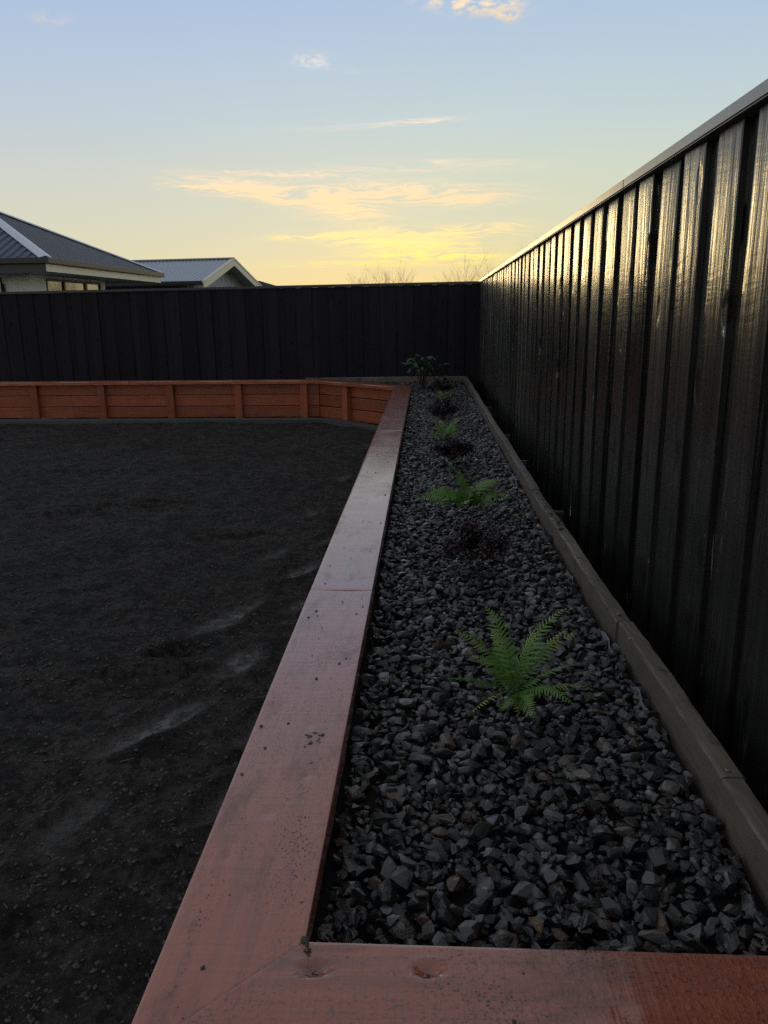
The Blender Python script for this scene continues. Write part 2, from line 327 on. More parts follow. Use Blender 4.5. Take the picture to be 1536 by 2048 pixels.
M = dict(
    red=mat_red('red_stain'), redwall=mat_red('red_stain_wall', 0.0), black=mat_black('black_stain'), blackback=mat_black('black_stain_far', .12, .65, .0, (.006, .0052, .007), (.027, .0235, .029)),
    capgrey=simple('black_stain_cap', (.016, .016, .018), .36, .001, 60, .6),
    caplight=simple('pale_grey_cap', (.17, .168, .163), .45, .0008, 50, .6, coat=.55),  # one even grey, paler than the fence boards
    edging=mat_weathered('weathered_edging', (.185, .145, .100), (.095, .082, .066)), stone=mat_stone('crushed_stone', False), stones=mat_stone('crushed_stone_mass', True),
    soil=mat_soil('dark_soil'), bedsoil=simple('bed_soil', (.012, .011, .010), .9, .01, 60, .2),
    fern=mat_leaf('fern_green', (.095, .22, .042), (.18, .34, .07), (.46, .48, .08)),
    shrubleaf=mat_leaf('dark_purple_leaf', (.030, .018, .020), (.060, .036, .038), (.06, .038, .038), .25, .02),
    broad=mat_leaf('dark_glossy_leaf', (.030, .075, .036), (.050, .105, .05), (.055, .10, .05), .32, .05),
    stem=simple('brown_stem', (.045, .030, .022), .7), fernstem=simple('fern_stem', (.09, .13, .03), .5), bark=simple('twig_bark', (.30, .22, .13), .8),
    rooflight=simple('pale_roof_steel', (.42, .45, .50), .42, 0, 3, .5, .2, .05), roofdark=simple('dark_roof_steel', (.018, .018, .030), .7, 0, 3, .15, 0, .05),
    roofslate=simple('slate_blue_roof_steel', (.075, .095, .13), .5, 0, 3, .4, 0, .05), hipsteel=simple('hip_steel_sky_sheen', (.58, .60, .65), .38, 0, 3, .5, 0, .05), ridge=simple('ridge_and_lit_rib_steel', (.15, .155, .18), .4, 0, 3, .6, .5, .05), gutter=simple('dark_gutter', (.016, .015, .016), .35), fascia=simple('fascia_glow_cream', (.68, .62, .48), .35), darkfascia=simple('dark_fascia', (.03, .028, .026), .4),
    wall=simple('pale_plaster', (.78, .76, .75), .7, 0, 6, .3, 0, .03), brick=mat_brick('white_brick', (.52, .52, .53), (.36, .36, .37), 3.2), soffit=simple('grey_soffit', (.30, .31, .33), .6), shadewall=simple('shaded_wall', (.055, .05, .05), .6),
    frame=simple('dark_window_frame', (.02, .02, .022), .4), concrete=simple('concrete', (.060, .059, .056), .8, .003, 35), ground=simple('ground_grass', (.05, .055, .03), .9, .02, 2),
    mat=simple('pale_weed_mat', (.22, .22, .23), .6), nail=simple('galvanised_nail', (.25, .25, .26), .45, 0, 20, .5, .6), clod=simple('soil_clod', (.085, .076, .068), .9, .004, 90, .2, 0, .5), straw=simple('straw', (.17, .145, .11), .7), peg=simple('dark_peg', (.05, .045, .04), .7, .001, 60))
gm, gt = newmat('window_glass')
finish(gt, Base_Color=(.015, .017, .02, 1), Roughness=.03, IOR=3.2); M['glass'] = gm

# ------------------------------------------------------------------ ground
tag(link('ground', mesh('ground', [(-900, -300, -.12), (900, -300, -.12), (900, 1500, -.12), (-900, 1500, -.12)], [(0, 1, 2, 3)]), M['ground']), 'dark grassy ground running out beyond the black fences', 'ground', kind='structure')

def vnoise(x, y, s, seed):
    r = np.random.default_rng(seed); N = 128; g = r.random((N, N))
    u = x/s; v = y/s; i = np.floor(u).astype(int); j = np.floor(v).astype(int); a = u-i; b = v-j
    a = a*a*(3-2*a); b = b*b*(3-2*b); i %= N; j %= N; i1 = (i+1) % N; j1 = (j+1) % N
    return (g[i, j]*(1-a)+g[i1, j]*a)*(1-b)+(g[i, j1]*(1-a)+g[i1, j1]*a)*b-.5
# bare soil yard: fine relief, old footprints, a hollow
LAWN = .045
xs = np.concatenate([np.arange(-9, -4, .06), np.arange(-4, -.24, .022)]); ys = np.concatenate([np.arange(-1.2, .6, .05), np.arange(.6, 6.5, .022), np.arange(6.5, 11.3, .05)])
GX, GY = np.meshgrid(xs, ys); Z = LAWN-.018+np.zeros_like(GX); PK = np.zeros_like(GX)
def gauss(cx, cy, sx, sy, ang):
    c, s_ = math.cos(rad(ang)), math.sin(rad(ang)); dx = GX-cx; dy = GY-cy
    return np.exp(-(((dx*c+dy*s_)/sx)**2+((-dx*s_+dy*c)/sy)**2)**2.6)
feet = [(-.97, 3.55, .24, .075, 62), (-.98, 2.5, .26, .08, 60), (-.80, 3.06, .17, .08, 75), (-.62, 3.75, .15, .07, 60), (-.72, 4.25, .16, .075, 62), (-.95, 4.6, .15, .07, 70), (-.62, 4.95, .15, .07, 65), (-.60, 2.55, .2, .06, 65), (-.85, 5.6, .15, .07, 60), (-.55, 6.1, .15, .07, 70), (-.75, 6.9, .15, .07, 75), (-.6, 2.1, .18, .06, 70), (-1.05, 1.95, .16, .06, 65), (-.5, 7.8, .15, .07, 80)]
rough = vnoise(GX, GY, .30, 1)*.032+vnoise(GX, GY, .12, 2)*.022+vnoise(GX, GY, .055, 3)*.015+vnoise(GX+GY*.3, GY-GX*.2, 1.1, 4)*.02
Z += rough
for i, (a, b, c, d, e) in enumerate(feet):
    k = gauss(a, b, c, d, e); PK = np.maximum(PK, k*(.95 if i < 5 else .6)); Z -= k*.018+k*rough*.8
    Z += gauss(a, b, c*1.35, d*1.7, e)*(1-k)*.02
Z -= gauss(-1.12, 3.17, .12, .07, 10)*.065
Z += gauss(-1.10, 2.98, .30, .035, 8)*.04
Z += gauss(-1.15, 3.06, .2, .02, 4)*.012
for a, b, c, d, e in [(-2.4, 5.75, .5, .03, 6), (-2.1, 5.9, .35, .03, -5), (-2.7, 5.6, .3, .04, 10), (-1.3, 5.0, .3, .03, 20), (-3.2, 7.2, .6, .05, 5), (-1.6, 1.6, .4, .03, 30), (-1.9, 1.9, .4, .03, 28), (-1.2, 1.45, .3, .025, 35)]:
    Z += gauss(a, b, c, d*1.3, e)*.034
V = np.stack([GX, GY, Z], -1).reshape(-1, 3); nx, ny = len(xs), len(ys)
I = np.arange(nx*ny).reshape(ny, nx); F = np.stack([I[:-1, :-1], I[:-1, 1:], I[1:, 1:], I[1:, :-1]], -1).reshape(-1, 4)
me = npmesh('bare_soil', V, F, True); at = me.attributes.new('packed', 'FLOAT', 'POINT'); at.data.foreach_set('value', PK.astype(np.float32).ravel())
soil = tag(link('bare_soil', me, M['soil']), 'dark bare soil yard with footprints in front of the red retaining wall', 'soil', kind='structure')
# clods and straw lying on the soil
def scatter(base_v, base_f, pos, scl, rotz, tilt):
    n = len(pos); c, s_ = np.cos(rotz), np.sin(rotz); ct, st_ = np.cos(tilt), np.sin(tilt)
    P = base_v[None]*scl[:, None, :]
    y = P[..., 1]*ct[:, None]-P[..., 2]*st_[:, None]; z = P[..., 1]*st_[:, None]+P[..., 2]*ct[:, None]; x = P[..., 0]
    Q = np.stack([x*c[:, None]-y*s_[:, None], x*s_[:, None]+y*c[:, None], z], -1)+pos[:, None, :]
    F = (base_f[None]+(np.arange(n)*len(base_v))[:, None, None]).reshape(-1, base_f.shape[1])
    return Q.reshape(-1, 3), F
OCT_V = np.array([(1, 0, 0), (-.9, .1, .1), (0, .9, 0), (.1, -1, 0), (0, .1, .8), (0, 0, -.8)], float); OCT_F = np.array([(0, 2, 4), (2, 1, 4), (1, 3, 4), (3, 0, 4), (2, 0, 5), (1, 2, 5), (3, 1, 5), (0, 3, 5)])
def soilz(p):
    ix = np.clip(np.searchsorted(xs, p[:, 0]), 0, nx-1); iy = np.clip(np.searchsorted(ys, p[:, 1]), 0, ny-1); return Z[iy, ix]
n = 42000; r = RNG.random(n)**1.6; py = .6+r*8; px = -.42-RNG.random(n)*(1.0+py*.55)
pos = np.stack([px, py, np.zeros(n)], 1); pos[:, 2] = soilz(pos)
sc = (.002+.010*RNG.random(n)**5)[:, None]*np.stack([np.ones(n), .7+.3*RNG.random(n), .6+.3*RNG.random(n)], 1)
V, F = scatter(OCT_V, OCT_F, pos, sc, RNG.random(n)*6.28, RNG.random(n)*.6)
tag(link('soil_crumbs', npmesh('soil_crumbs', V, F), M['clod'], soil), kind='stuff')
n = 130; r = RNG.random(n)**1.4; py = .8+r*7; px = -.45-RNG.random(n)*(1.0+py*.55); pos = np.stack([px, py, np.zeros(n)], 1); pos[:, 2] = soilz(pos)+.003
BX = np.array([(-1, -1, -1), (1, -1, -1), (1, 1, -1), (-1, 1, -1), (-1, -1, 1), (1, -1, 1), (1, 1, 1), (-1, 1, 1)], float); BF = np.array([(3, 2, 1, 0), (4, 5, 6, 7), (0, 1, 5, 4), (1, 2, 6, 5), (2, 3, 7, 6), (3, 0, 4, 7)])
sc = np.stack([.004+.03*RNG.random(n)**3, np.full(n, .0007), np.full(n, .0007)], 1)
V, F = scatter(BX, BF, pos, sc, RNG.random(n)*6.28, RNG.random(n)*.3)
tag(link('straw_litter', npmesh('straw_litter', V, F), M['straw'], soil), kind='stuff')
# concrete strip along the foot of the wall
strip = prism('mowing_strip', [(-8.2, 10.62), (-1.42, 10.62), (-.50, 9.66), (-.50, .55), (-.30, .55), (-.30, 9.72), (-1.33, 10.86), (-8.2, 10.86)], -.02, .062, .006)
tag(link('mowing_strip', strip, M['concrete']), 'narrow grey concrete strip along the foot of the red wall', 'strip', kind='structure')

# ------------------------------------------------------------------ retaining wall
ZT, CT, CW = .57, .045, .21
wall = tag(empty('retaining_wall', (-.28, 5, 0)), 'rust red timber retaining wall with flat capping boards around the gravel bed', 'retaining wall')
WP = Vector((-.28, 5, 0))
def dent_list(): return []
def capping(a0, a1, b0, b1, dents=(), nv=26, du=.02):
    """capping board: a = bed-side edge, b = yard-side edge (2D points), local X runs along the board"""
    a0, a1, b0, b1 = map(Vector, (a0, a1, b0, b1)); d = (a1-a0).normalized(); ang = math.atan2(d.y, d.x)
    R2 = Matrix.Rotation(-ang, 2); A0, A1, B0, B1 = [R2 @ (p-a0) for p in (a0, a1, b0, b1)]
    L = (A1-A0).length; nu = max(4, int(L/du))
    vs = [0, .0015, .004, .009]+[ .009+(1-.018)*k/nv for k in range(1, nv)]+[.991, .996, .9985, 1.0]
    prof = [(0.0, -CT), (0.0, -.030), (0.0, -.012)]
    prof += [(v_, -.006 if k in (0, len(vs)-1) else -.0022 if k in (1, len(vs)-2) else -.0006 if k in (2, len(vs)-3) else 0.0) for k, v_ in enumerate(vs)]
    prof += [(1.0, -.012), (1.0, -.030), (1.0, -CT), (.75, -CT), (.5, -CT), (.25, -CT)]
    n = len(prof); seed = random.random()*60
    us = [0, .0015/L, .005/L]+[k/nu for k in range(1, nu)]+[1-.005/L, 1-.0015/L, 1]
    VV, FF = [], []
    for iu, u in enumerate(us):
        ed = -.0005 if iu in (0, len(us)-1) else -.0002 if iu in (1, len(us)-2) else 0
        p0 = A0.lerp(A1, u); p1 = B0.lerp(B1, u)
        for v_, z in prof:
            p = p0.lerp(p1, v_); top = z > -.007
            dz = ed if top else 0
            ww = 0.0
            if top:
                dz += .0012*math.sin(u*L*3+seed)*math.sin(v_*4)
                for (dx_, dv, sr, dep) in dents:
                    q = math.hypot((p.x-dx_)/1.25, (p.y-(A0.y+(B0.y-A0.y)*dv)))/sr
                    if q < 3: dz += -dep*math.exp(-q**4)+dep*.22*math.exp(-((q-1.35)/.3)**2)
            if v_ in (0.0, 1.0): ww = .0015*math.sin(u*L*7+seed*2+v_*9)+.0008*math.sin(u*L*31+seed)
            VV.append((p.x, p.y+ww, z+dz))
    m_ = len(us)
    for i in range(m_-1):
        for k in range(n): FF.append((i*n+k, i*n+(k+1) % n, (i+1)*n+(k+1) % n, (i+1)*n+k))
    FF.append(tuple(range(n))[::-1]); FF.append(tuple((m_-1)*n+k for k in range(n)))
    bm = bmesh.new(); bvs = [bm.verts.new(v_) for v_ in VV]
    for f in FF: bm.faces.new([bvs[i] for i in f])
    me = bmdone('capping', bm, True)
    try: me.set_sharp_from_angle(angle=rad(60))
    except Exception: pass
    link('capping', me, M['red'], wall, Vector((a0.x, a0.y, ZT))-WP, (0, 0, ang))
XI, XO = -.175, -.385
g = .0003
# long run in three lengths, then the 45 degree return, the far run and the near cross piece
capping((XI, .955+g), (XI, 2.46-g), (XO, .745+g), (XO, 2.46-g), [(.30, .55, .012, .0022), (.18, .78, .009, .002), (.42, .30, .010, .0015), (.62, .4, .006, .003), (.79, .65, .006, .003)], 30, .012)
capping((XI, 2.46+g), (XI, 6.10-g), (XO, 2.46+g), (XO, 6.10-g), [(.45, .6, .008, .002)], 16, .03)
capping((XI, 6.10+g), (XI, 9.97-g), (XO, 6.10+g), (XO, 9.885-g), (), 10, .06)
A_, Bk = (XI, 9.97), (-1.463, 11.17); Ai, Bi = (XO, 9.885), (-1.545, 10.965)
capping((XI-g, 9.97+g), Bk, (XO-g, 9.885+g), Bi, (), 8, .08)
for x0, x1 in ((-1.463, -4.2), (-4.2, -7.3), (-7.3, -9.2)):
    capping((x0-g*2, 11.17), (x1, 11.17), (x0-g*2-(.082 if x0 > -2 else 0), 10.965), (x1, 10.965), (), 6, .12)
capping((.71, .955), (XI+g, .955-g), (.71, .745), (XO+g, .745-g), [(.705, .22, .013, .012), (.865, .24, .013, .012), (.66, .6, .006, .001), (.45, .5, .012, .001)], 30, .012)
for x_ in (.71-.705, .71-.865):  # dark disc added in each dent to paint the shade of the hole
    V, F = [], []; tube(V, F, [(0, 0, -.006), (0, 0, 0)], [.0055, .005], 8); link('dent_shade', mesh('dent_shade', V, F), M['peg'], wall, (x_+.28, .955-.048-5, ZT-.0095))
# boards and posts under the capping
def wall_boards(p0, p1, side, n_rows=3, seed=0):
    """stack of boards on the line p0-p1 (front face line); side=+1 puts thickness to the left of travel"""
    p0, p1 = Vector(p0), Vector(p1); d = p1-p0; L = d.length; ang = math.atan2(d.y, d.x)
    top = ZT-CT-.002
    for k in range(n_rows):
        z1 = top-k*.162; z0 = max(z1-.152, -.05)
        me = box('board', (0, 0 if side > 0 else -.045, z0), (L, .045 if side > 0 else 0, z1), .003)
        link('board', me, M['redwall'], wall, Vector((p0.x, p0.y, 0))-WP+Vector((0, 0, random.uniform(-.001, .001))), (0, 0, ang+random.uniform(-.0006, .0006)))
def wall_post(p, ang, dpt=.075):
    me = box('post', (-.05, -dpt, -.2), (.05, 0, ZT-CT-.003), .004)
    # upright stock: stand the grain vertical by rotating the mesh frame
    me.transform(Matrix.Rotation(rad(90), 4, 'Y'))
    o = link('post', me, M['redwall'], wall); o.location = Vector((p[0], p[1], 0))-WP
    o.rotation_mode = 'XYZ'; o.rotation_euler = (Matrix.Rotation(ang, 3, 'Z') @ Matrix.Rotation(rad(-90), 3, 'Y')).to_euler()
yf = 11.085
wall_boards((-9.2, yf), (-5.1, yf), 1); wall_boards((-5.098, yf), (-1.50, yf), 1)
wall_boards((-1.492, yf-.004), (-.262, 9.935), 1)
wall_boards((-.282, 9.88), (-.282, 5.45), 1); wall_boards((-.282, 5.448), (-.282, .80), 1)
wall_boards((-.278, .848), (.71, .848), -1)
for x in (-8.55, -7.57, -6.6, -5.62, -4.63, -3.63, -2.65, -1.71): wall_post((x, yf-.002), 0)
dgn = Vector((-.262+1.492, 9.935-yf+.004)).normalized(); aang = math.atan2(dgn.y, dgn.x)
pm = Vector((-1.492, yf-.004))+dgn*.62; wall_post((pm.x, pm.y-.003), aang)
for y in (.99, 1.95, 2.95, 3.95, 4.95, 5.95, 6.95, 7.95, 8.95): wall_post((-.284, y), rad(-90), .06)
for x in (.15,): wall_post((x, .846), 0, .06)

# ------------------------------------------------------------------ timber edging on the right and at the back of the bed
def edging_thing(label, segs, rot_extra=0.0, pegs=()):
    o0 = segs[0][0]; root = tag(empty('timber_edging', (*o0, 0)), label, 'edging board')
    for (p0, p1, zt0, zt1) in segs:
        p0, p1 = Vector(p0), Vector(p1); d = p1-p0; L = d.length; nu = max(4, int(L/.05)); VV, FF = [], []; sd = random.random()*50
        w_ = .044
        prof = [(0, -.145), (0, -.05), (0, -.006), (.0025, -.001), (.007, 0), (w_*.5, .0006), (w_-.007, 0), (w_-.0025, -.001), (w_, -.006), (w_, -.05), (w_, -.145)]
        for i in range(nu+1):
            u = i/nu; e_ = -.003 if i in (0, nu) else 0
            for (y_, z_) in prof:
                VV.append((u*L, y_+.0025*math.sin(u*L*5+sd)+random.uniform(-.0016, .0016), zt0+(zt1-zt0)*u+z_+(e_ if z_ > -.01 else 0)+.0015*math.sin(u*L*3+sd)+random.uniform(-.0007, .0007)))
        n = len(prof)
        for i in range(nu):
            for k in range(n): FF.append((i*n+k, i*n+(k+1) % n, (i+1)*n+(k+1) % n, (i+1)*n+k))
        FF.append(tuple(range(n))[::-1]); FF.append(tuple(nu*n+k for k in range(n)))
        bm = bmesh.new(); bv = [bm.verts.new(v_) for v_ in VV]
        for f in FF: bm.faces.new([bv[i] for i in f])
        link('plank', bmdone('plank', bm), M['edging'], root, Vector((p0.x-o0[0], p0.y-o0[1], 0)), (0, 0, math.atan2(d.y, d.x)))
    for (x, y, z, lx, ly) in pegs:
        link('peg', box('peg', (-lx/2, -ly/2, -.35), (lx/2, ly/2, 0), .003), M['peg'], root, (x-o0[0], y-o0[1], z), (0, 0, random.uniform(-.1, .1)))
    return root
# travel runs away from the camera, thickness to the left (bed side)
right_edge = edging_thing('weathered brown timber edging board between the gravel and the right hand fence',
    [((.637, .957), (.634, 1.40), .568, .570), ((.636, 1.403), (.622, 2.215), .572, .571), ((.618, 2.22), (.600, 4.02), .570, .566), ((.603, 4.023), (.602, 6.1), .569, .570), ((.599, 6.104), (.603, 8.7), .567, .570), ((.606, 8.704), (.608, 11.44), .570, .573)],
    pegs=((.662, 1.53, .50, .045, .05), (.655, 3.86, .49, .09, .035), (.650, 5.2, .50, .07, .04), (.65, 6.3, .505, .07, .04), (.655, 8.2, .51, .08, .04)))
for (x, y, z) in ((.590, 2.26, .571), (.607, 1.42, .572), (.577, 3.95, .568), (.58, 5.05, .569), (.578, 2.07, .572)):
    V, F = [], []; tube(V, F, [(0, 0, -.004), (0, 0, .003), (.0004, 0, .0042)], [.0022, .0055, .005], 8)
    link('nail_head', mesh('nail_head', V, F), M['nail'], right_edge, (x-.637, y-.957, z))
edging_thing('pale brown timber edging board along the foot of the back fence', [((.61, 11.50), (-.55, 11.49), .571, .570), ((-.553, 11.49), (-1.75, 11.475), .569, .566)])

# ------------------------------------------------------------------ fences
def paling_mesh(wd, th, h, bow=.0):
    nz = 7; VV, FF = [], []; sd = random.random()*60
    prof = [(-wd/2+.003, 0), (-wd/2, .003), (-wd/2, th), (wd/2, th), (wd/2, .003), (wd/2-.003, 0), (wd*.2, -.0012), (-wd*.2, -.0012)]
    for i in range(nz+1):
        u = i/nz
        for (x, y) in prof: VV.append((x+.003*math.sin(u*2.3+sd), y+bow*math.sin(u*3.1)+.002*math.sin(u*5+sd), u*h))
    n = len(prof)
    for i in range(nz):
        for k in range(n): FF.append((i*n+k, i*n+(k+1) % n, (i+1)*n+(k+1) % n, (i+1)*n+k))
    FF.append(tuple(range(n))[::-1]); FF.append(tuple(nz*n+k for k in range(n)))
    bm = bmesh.new(); bv = [bm.verts.new(v_) for v_ in VV]
    for f in FF: bm.faces.new([bv[i] for i in f])
    return bmdone('paling', bm)
def fence(name, label, p0, p1, zt0, zt1, zb, mat, capmat, phase=0.0, th=.019, tw=.035, cap_w=.115, caplens=(3.6,)):
    """board-on-board fence; front faces look to the right-hand side of travel p0 -> p1"""
    p0, p1 = Vector(p0), Vector(p1); d = p1-p0; L = d.length; ang = math.atan2(d.y, d.x)
    root = tag(empty(name, (p0.x, p0.y, 0), ang), label, 'fence')
    pitch = .2465; x = phase; capt = .034
    zt = lambda u: zt0+(zt1-zt0)*u/L
    while x < L-.02:
        hw = .152+random.uniform(-.004, .004)
        h = zt(x)-capt-.001-zb
        link('paling', paling_mesh(hw, th, h, random.uniform(-.003, .003)), mat, root, (x+random.uniform(-.006, .006), random.uniform(-.002, .002), zb), (random.uniform(-.002, .002), random.uniform(-.0025, .0025), random.uniform(-tw, tw)))
        if x+pitch/2 < L: link('back_paling', paling_mesh(.15, th, h, 0), mat, root, (x+pitch/2, th+.004+random.uniform(0, .002), zb), (0, random.uniform(-.001, .001), 0))
        x += pitch
    s0 = -.05; k = 0; tot = L-.004
    while s0 < tot:
        s1 = min(tot, s0+caplens[k % len(caplens)]); k += 1
        bm = bmesh.new(); box_bm(bm, (s0, -.026, 0), (s1-.003, cap_w-.026, capt)); bmesh.ops.bevel(bm, geom=list(bm.edges), offset=.004, segments=2, affect='EDGES')
        for v_ in bm.verts: v_.co.z += zt(v_.co.x)-capt+.001*math.sin(v_.co.x*2)
        link('fence_cap', bmdone('fence_cap', bm), capmat, root); s0 = s1
    for zz in (.35, 1.05, 1.68): link('rail', box('rail', (0, .046, zz-.045), (L, .091, zz+.045), .003), mat, root)
    xx = .4
    while xx < L:
        link('post', box('post', (xx-.05, .093, -.3), (xx+.05, .193, 1.80), .004), mat, root); xx += 2.4
    return root
# right fence: travels towards the camera... faces the bed (-X)
fence('fence', 'tall black board fence on the right running along the gravel bed', (.773, 11.74), (.716, -1.4), 1.893, 1.945, .08, M['black'], M['caplight'], phase=.047, caplens=(3.4, 2.9, 2.45, 3.5))
fence('fence', 'black board fence across the back of the yard below the house roofs', (-9.6, 11.85), (.81, 11.60), 1.815, 1.892, .08, M['blackback'], M['capgrey'], phase=.2365, th=.009, tw=.006, caplens=(3.6,))

# ------------------------------------------------------------------ gravel bed
bed = tag(link('gravel_bed', prism('gravel_bed', [(-.23, .90), (.59, .90), (.56, 11.46), (-1.7, 11.46), (-1.45, 11.10), (-.23, 9.98)], .02, .468), M['bedsoil']), 'gravel filled planting bed between the red capping and the fence', 'garden bed', kind='structure')
def stone_variant():
    bm = bmesh.new(); k = random.choice((9, 10, 11, 12, 14))
    for _ in range(k):
        v_ = Vector((random.gauss(0, 1), random.gauss(0, 1), random.gauss(0, 1))).normalized()*random.uniform(.82, 1.10); bm.verts.new((v_.x, v_.y*random.uniform(.85, 1), v_.z))
    res = bmesh.ops.convex_hull(bm, input=list(bm.verts))
    dead = [e for e in res['geom_interior'] if isinstance(e, bmesh.types.BMVert)]
    bmesh.ops.delete(bm, geom=dead, context='VERTS')
    bmesh.ops.triangulate(bm, faces=bm.faces)
    bmesh.ops.subdivide_edges(bm, edges=bm.edges, cuts=1, use_grid_fill=True)
    bmesh.ops.smooth_vert(bm, verts=bm.verts, factor=.32, use_axis_x=True, use_axis_y=True, use_axis_z=True)
    for v_ in bm.verts: v_.co *= random.uniform(.95, 1.07)
    bmesh.ops.triangulate(bm, faces=bm.faces); bmesh.ops.recalc_face_normals(bm, faces=bm.faces)
    bm.verts.ensure_lookup_table(); V = np.array([v_.co[:] for v_ in bm.verts]); F = np.array([[v_.index for v_ in f.verts] for f in bm.faces]) if not bm.verts.index_update() else None
    bm.free(); return V, F
VAR = [stone_variant() for _ in range(28)]
CELL = .006; X0, Y0 = -1.75, .90; NXc, NYc = int((.64-X0)/CELL)+2, int((11.5-Y0)/CELL)+2
H = np.full((NXc, NYc), .470, np.float32)
def in_bed(x, y):
    xr = np.where(y < 2.2, .578, .548)
    ok = (x < xr) & (y > .965) & (y < 11.435)
    left = np.where(y < 9.95, -.165, -.165-(y-9.95)*1.06)
    return ok & (x > left)
N = 29000; stones = []
cand = []
while sum(len(c) for c in cand) < N*2:
    a = np.stack([RNG.uniform(-1.7, .57, 60000), RNG.uniform(.96, 11.44, 60000)], 1); cand.append(a[in_bed(a[:, 0], a[:, 1])])
cand = np.concatenate(cand)[:N*2]
size = np.clip(np.exp(RNG.normal(math.log(.0142), .36, N)), .008, .031)
order = np.argsort(-(size+RNG.random(N)*.02))      # larger ones tend to go first
for k in range(N):
    s = size[k]; best = None
    for q in (0, 1):
        x, y = cand[2*k+q]; i0 = int((x-s-X0)/CELL); i1 = int((x+s-X0)/CELL)+1; j0 = int((y-s-Y0)/CELL); j1 = int((y+s-Y0)/CELL)+1
        i0 = max(i0, 0); j0 = max(j0, 0); h = H[i0:i1, j0:j1]; hm = h.mean()
        if best is None or hm < best[0]: best = (hm, x, y, i0, i1, j0, j1, h)
    hm, x, y, i0, i1, j0, j1, h = best
    ax, ay, azz = s*RNG.uniform(.95, 1.35), s*RNG.uniform(.75, 1.0), s*RNG.uniform(.5, .85)
    lim = .536+.012*math.sin(x*9+y*3.1)*math.sin(y*2.3)
    zc = hm*.6+h.min()*.4+azz*.55
    if zc+azz*.8 > lim+.016: continue
    tl = RNG.normal(0, .38); rz = RNG.random()*6.283
    stones.append((x, y, zc, ax, ay, azz, rz, tl, k % 28, RNG.random()))
    ii = (np.arange(i0, i1)*CELL+X0-x)[:, None]; jj = (np.arange(j0, j1)*CELL+Y0-y)[None]
    q = 1-(ii*ii+jj*jj)/(s*s); H[i0:i1, j0:j1] = np.maximum(h, np.where(q > 0, zc+azz*.85*np.sqrt(np.maximum(q, 0)), -1))
ST = np.array(stones)
# the 300 that show largest: on top, nearest
top = ST[:, 2]+ST[:, 5]*.8
hi = np.clip(((ST[:, 0]-X0)/CELL).astype(int), 0, NXc-1); hj = np.clip(((ST[:, 1]-Y0)/CELL).astype(int), 0, NYc-1)
vis = top > H[hi, hj]-.004
dist = np.sqrt(ST[:, 0]**2+ST[:, 1]**2+(1.47-ST[:, 2])**2)
inview = ST[:, 0]-.05*ST[:, 1] < .42*(ST[:, 1]*.97+.23)+.02
rank = np.where(vis & inview, ST[:, 3]/dist, 0); single = np.argsort(-rank)[:292]; sset = np.zeros(len(ST), bool); sset[single] = True
MESH = []
for i, (V, F) in enumerate(VAR):
    me = npmesh('stone', V, F); me.materials.append(M['stone']); MESH.append(me)
for i in single:
    x, y, z, ax, ay, azz, rz, tl, k, tn = ST[i]
    o = bpy.data.objects.new('stone', MESH[int(k)]); COL.objects.link(o); o.parent = bed; o.location = (x, y, z); o.rotation_euler = (tl, 0, rz); o.scale = (ax, ay, azz)
AV, AF, AT = [], [], []; basei = 0
for k in range(28):
    sub = ST[(ST[:, 8] == k) & ~sset]
    if not len(sub): continue
    V, F = scatter(VAR[k][0], VAR[k][1], sub[:, :3], sub[:, 3:6], sub[:, 6], sub[:, 7])
    AV.append(V); AF.append(F+basei); basei += len(V); AT.append(np.repeat(sub[:, 9], len(VAR[k][0])))
me = npmesh('gravel', np.concatenate(AV), np.concatenate(AF)); at = me.attributes.new('tint', 'FLOAT', 'POINT'); at.data.foreach_set('value', np.concatenate(AT).astype(np.float32))
tag(link('gravel', me, M['stones'], bed), kind='stuff')
# a few odd coloured stones on top
def odd_stone(x, y, r, col, label, k):
    m = simple('stone_'+label.split()[0], col, .6, .3, 2.2, .4, 0, .5)
    V, F = VAR[k]; me = npmesh('stone', V, F); me.materials.append(m)
    i = int((x-X0)/CELL); j = int((y-Y0)/CELL); o = link('stone', me, None, bed, (x, y, float(H[i-1:i+2, j-1:j+2].mean())+r*.3), (.3, .1, random.random()*6)); o.scale = (r*1.1, r*.95, r*.85); o['label'] = label
odd_stone(.18, 1.065, .021, (.46, .33, .19), 'tan rough stone lying on the dark gravel', 3)
odd_stone(.12, 1.195, .014, (.26, .20, .155), 'beige small stone lying on the dark gravel', 8)
odd_stone(.085, 1.345, .017, (.20, .115, .085), 'reddish flat stone lying on the dark gravel', 12)
odd_stone(.22, 1.14, .018, (.13, .15, .19), 'bluish stone lying beside the tan one', 17)
odd_stone(-.03, 1.04, .017, (.19, .17, .14), 'pale pointed stone near the capping corner', 21)
odd_stone(.30, 1.19, .018, (.18, .14, .11), 'brown stone lying on the dark gravel', 5)
# slips of pale weed mat standing up against the edging board
for (y0, y1, x) in ((1.8, 1.95, .563), (2.15, 2.33, .560), (2.75, 2.9, .553), (4.3, 5.0, .539), (5.3, 5.9, .543), (6.6, 7.1, .543), (7.6, 7.8, .545)):
    VV, FF = [], []; n = 16
    for i in range(n+1):
        u = i/n; y = y0+(y1-y0)*u; zt_ = .495+.012*math.sin(u*3.14)+.003*math.sin(u*17+y0); wx = .003*math.sin(u*9+y0*3)
        for dx, z in ((-.0012, .47), (-.0012-wx*.3, zt_), (.0012-wx*.3, zt_), (.0012, .47)): VV.append((x-.006+dx-wx, y, z))
    for i in range(n):
        for k in range(4): FF.append((i*4+k, i*4+(k+1) % 4, i*4+4+(k+1) % 4, i*4+4+k))
    FF += [(3, 2, 1, 0), tuple(n*4+k for k in range(4))]
    link('weed_mat', mesh('weed_mat', VV, FF), M['mat'], bed)
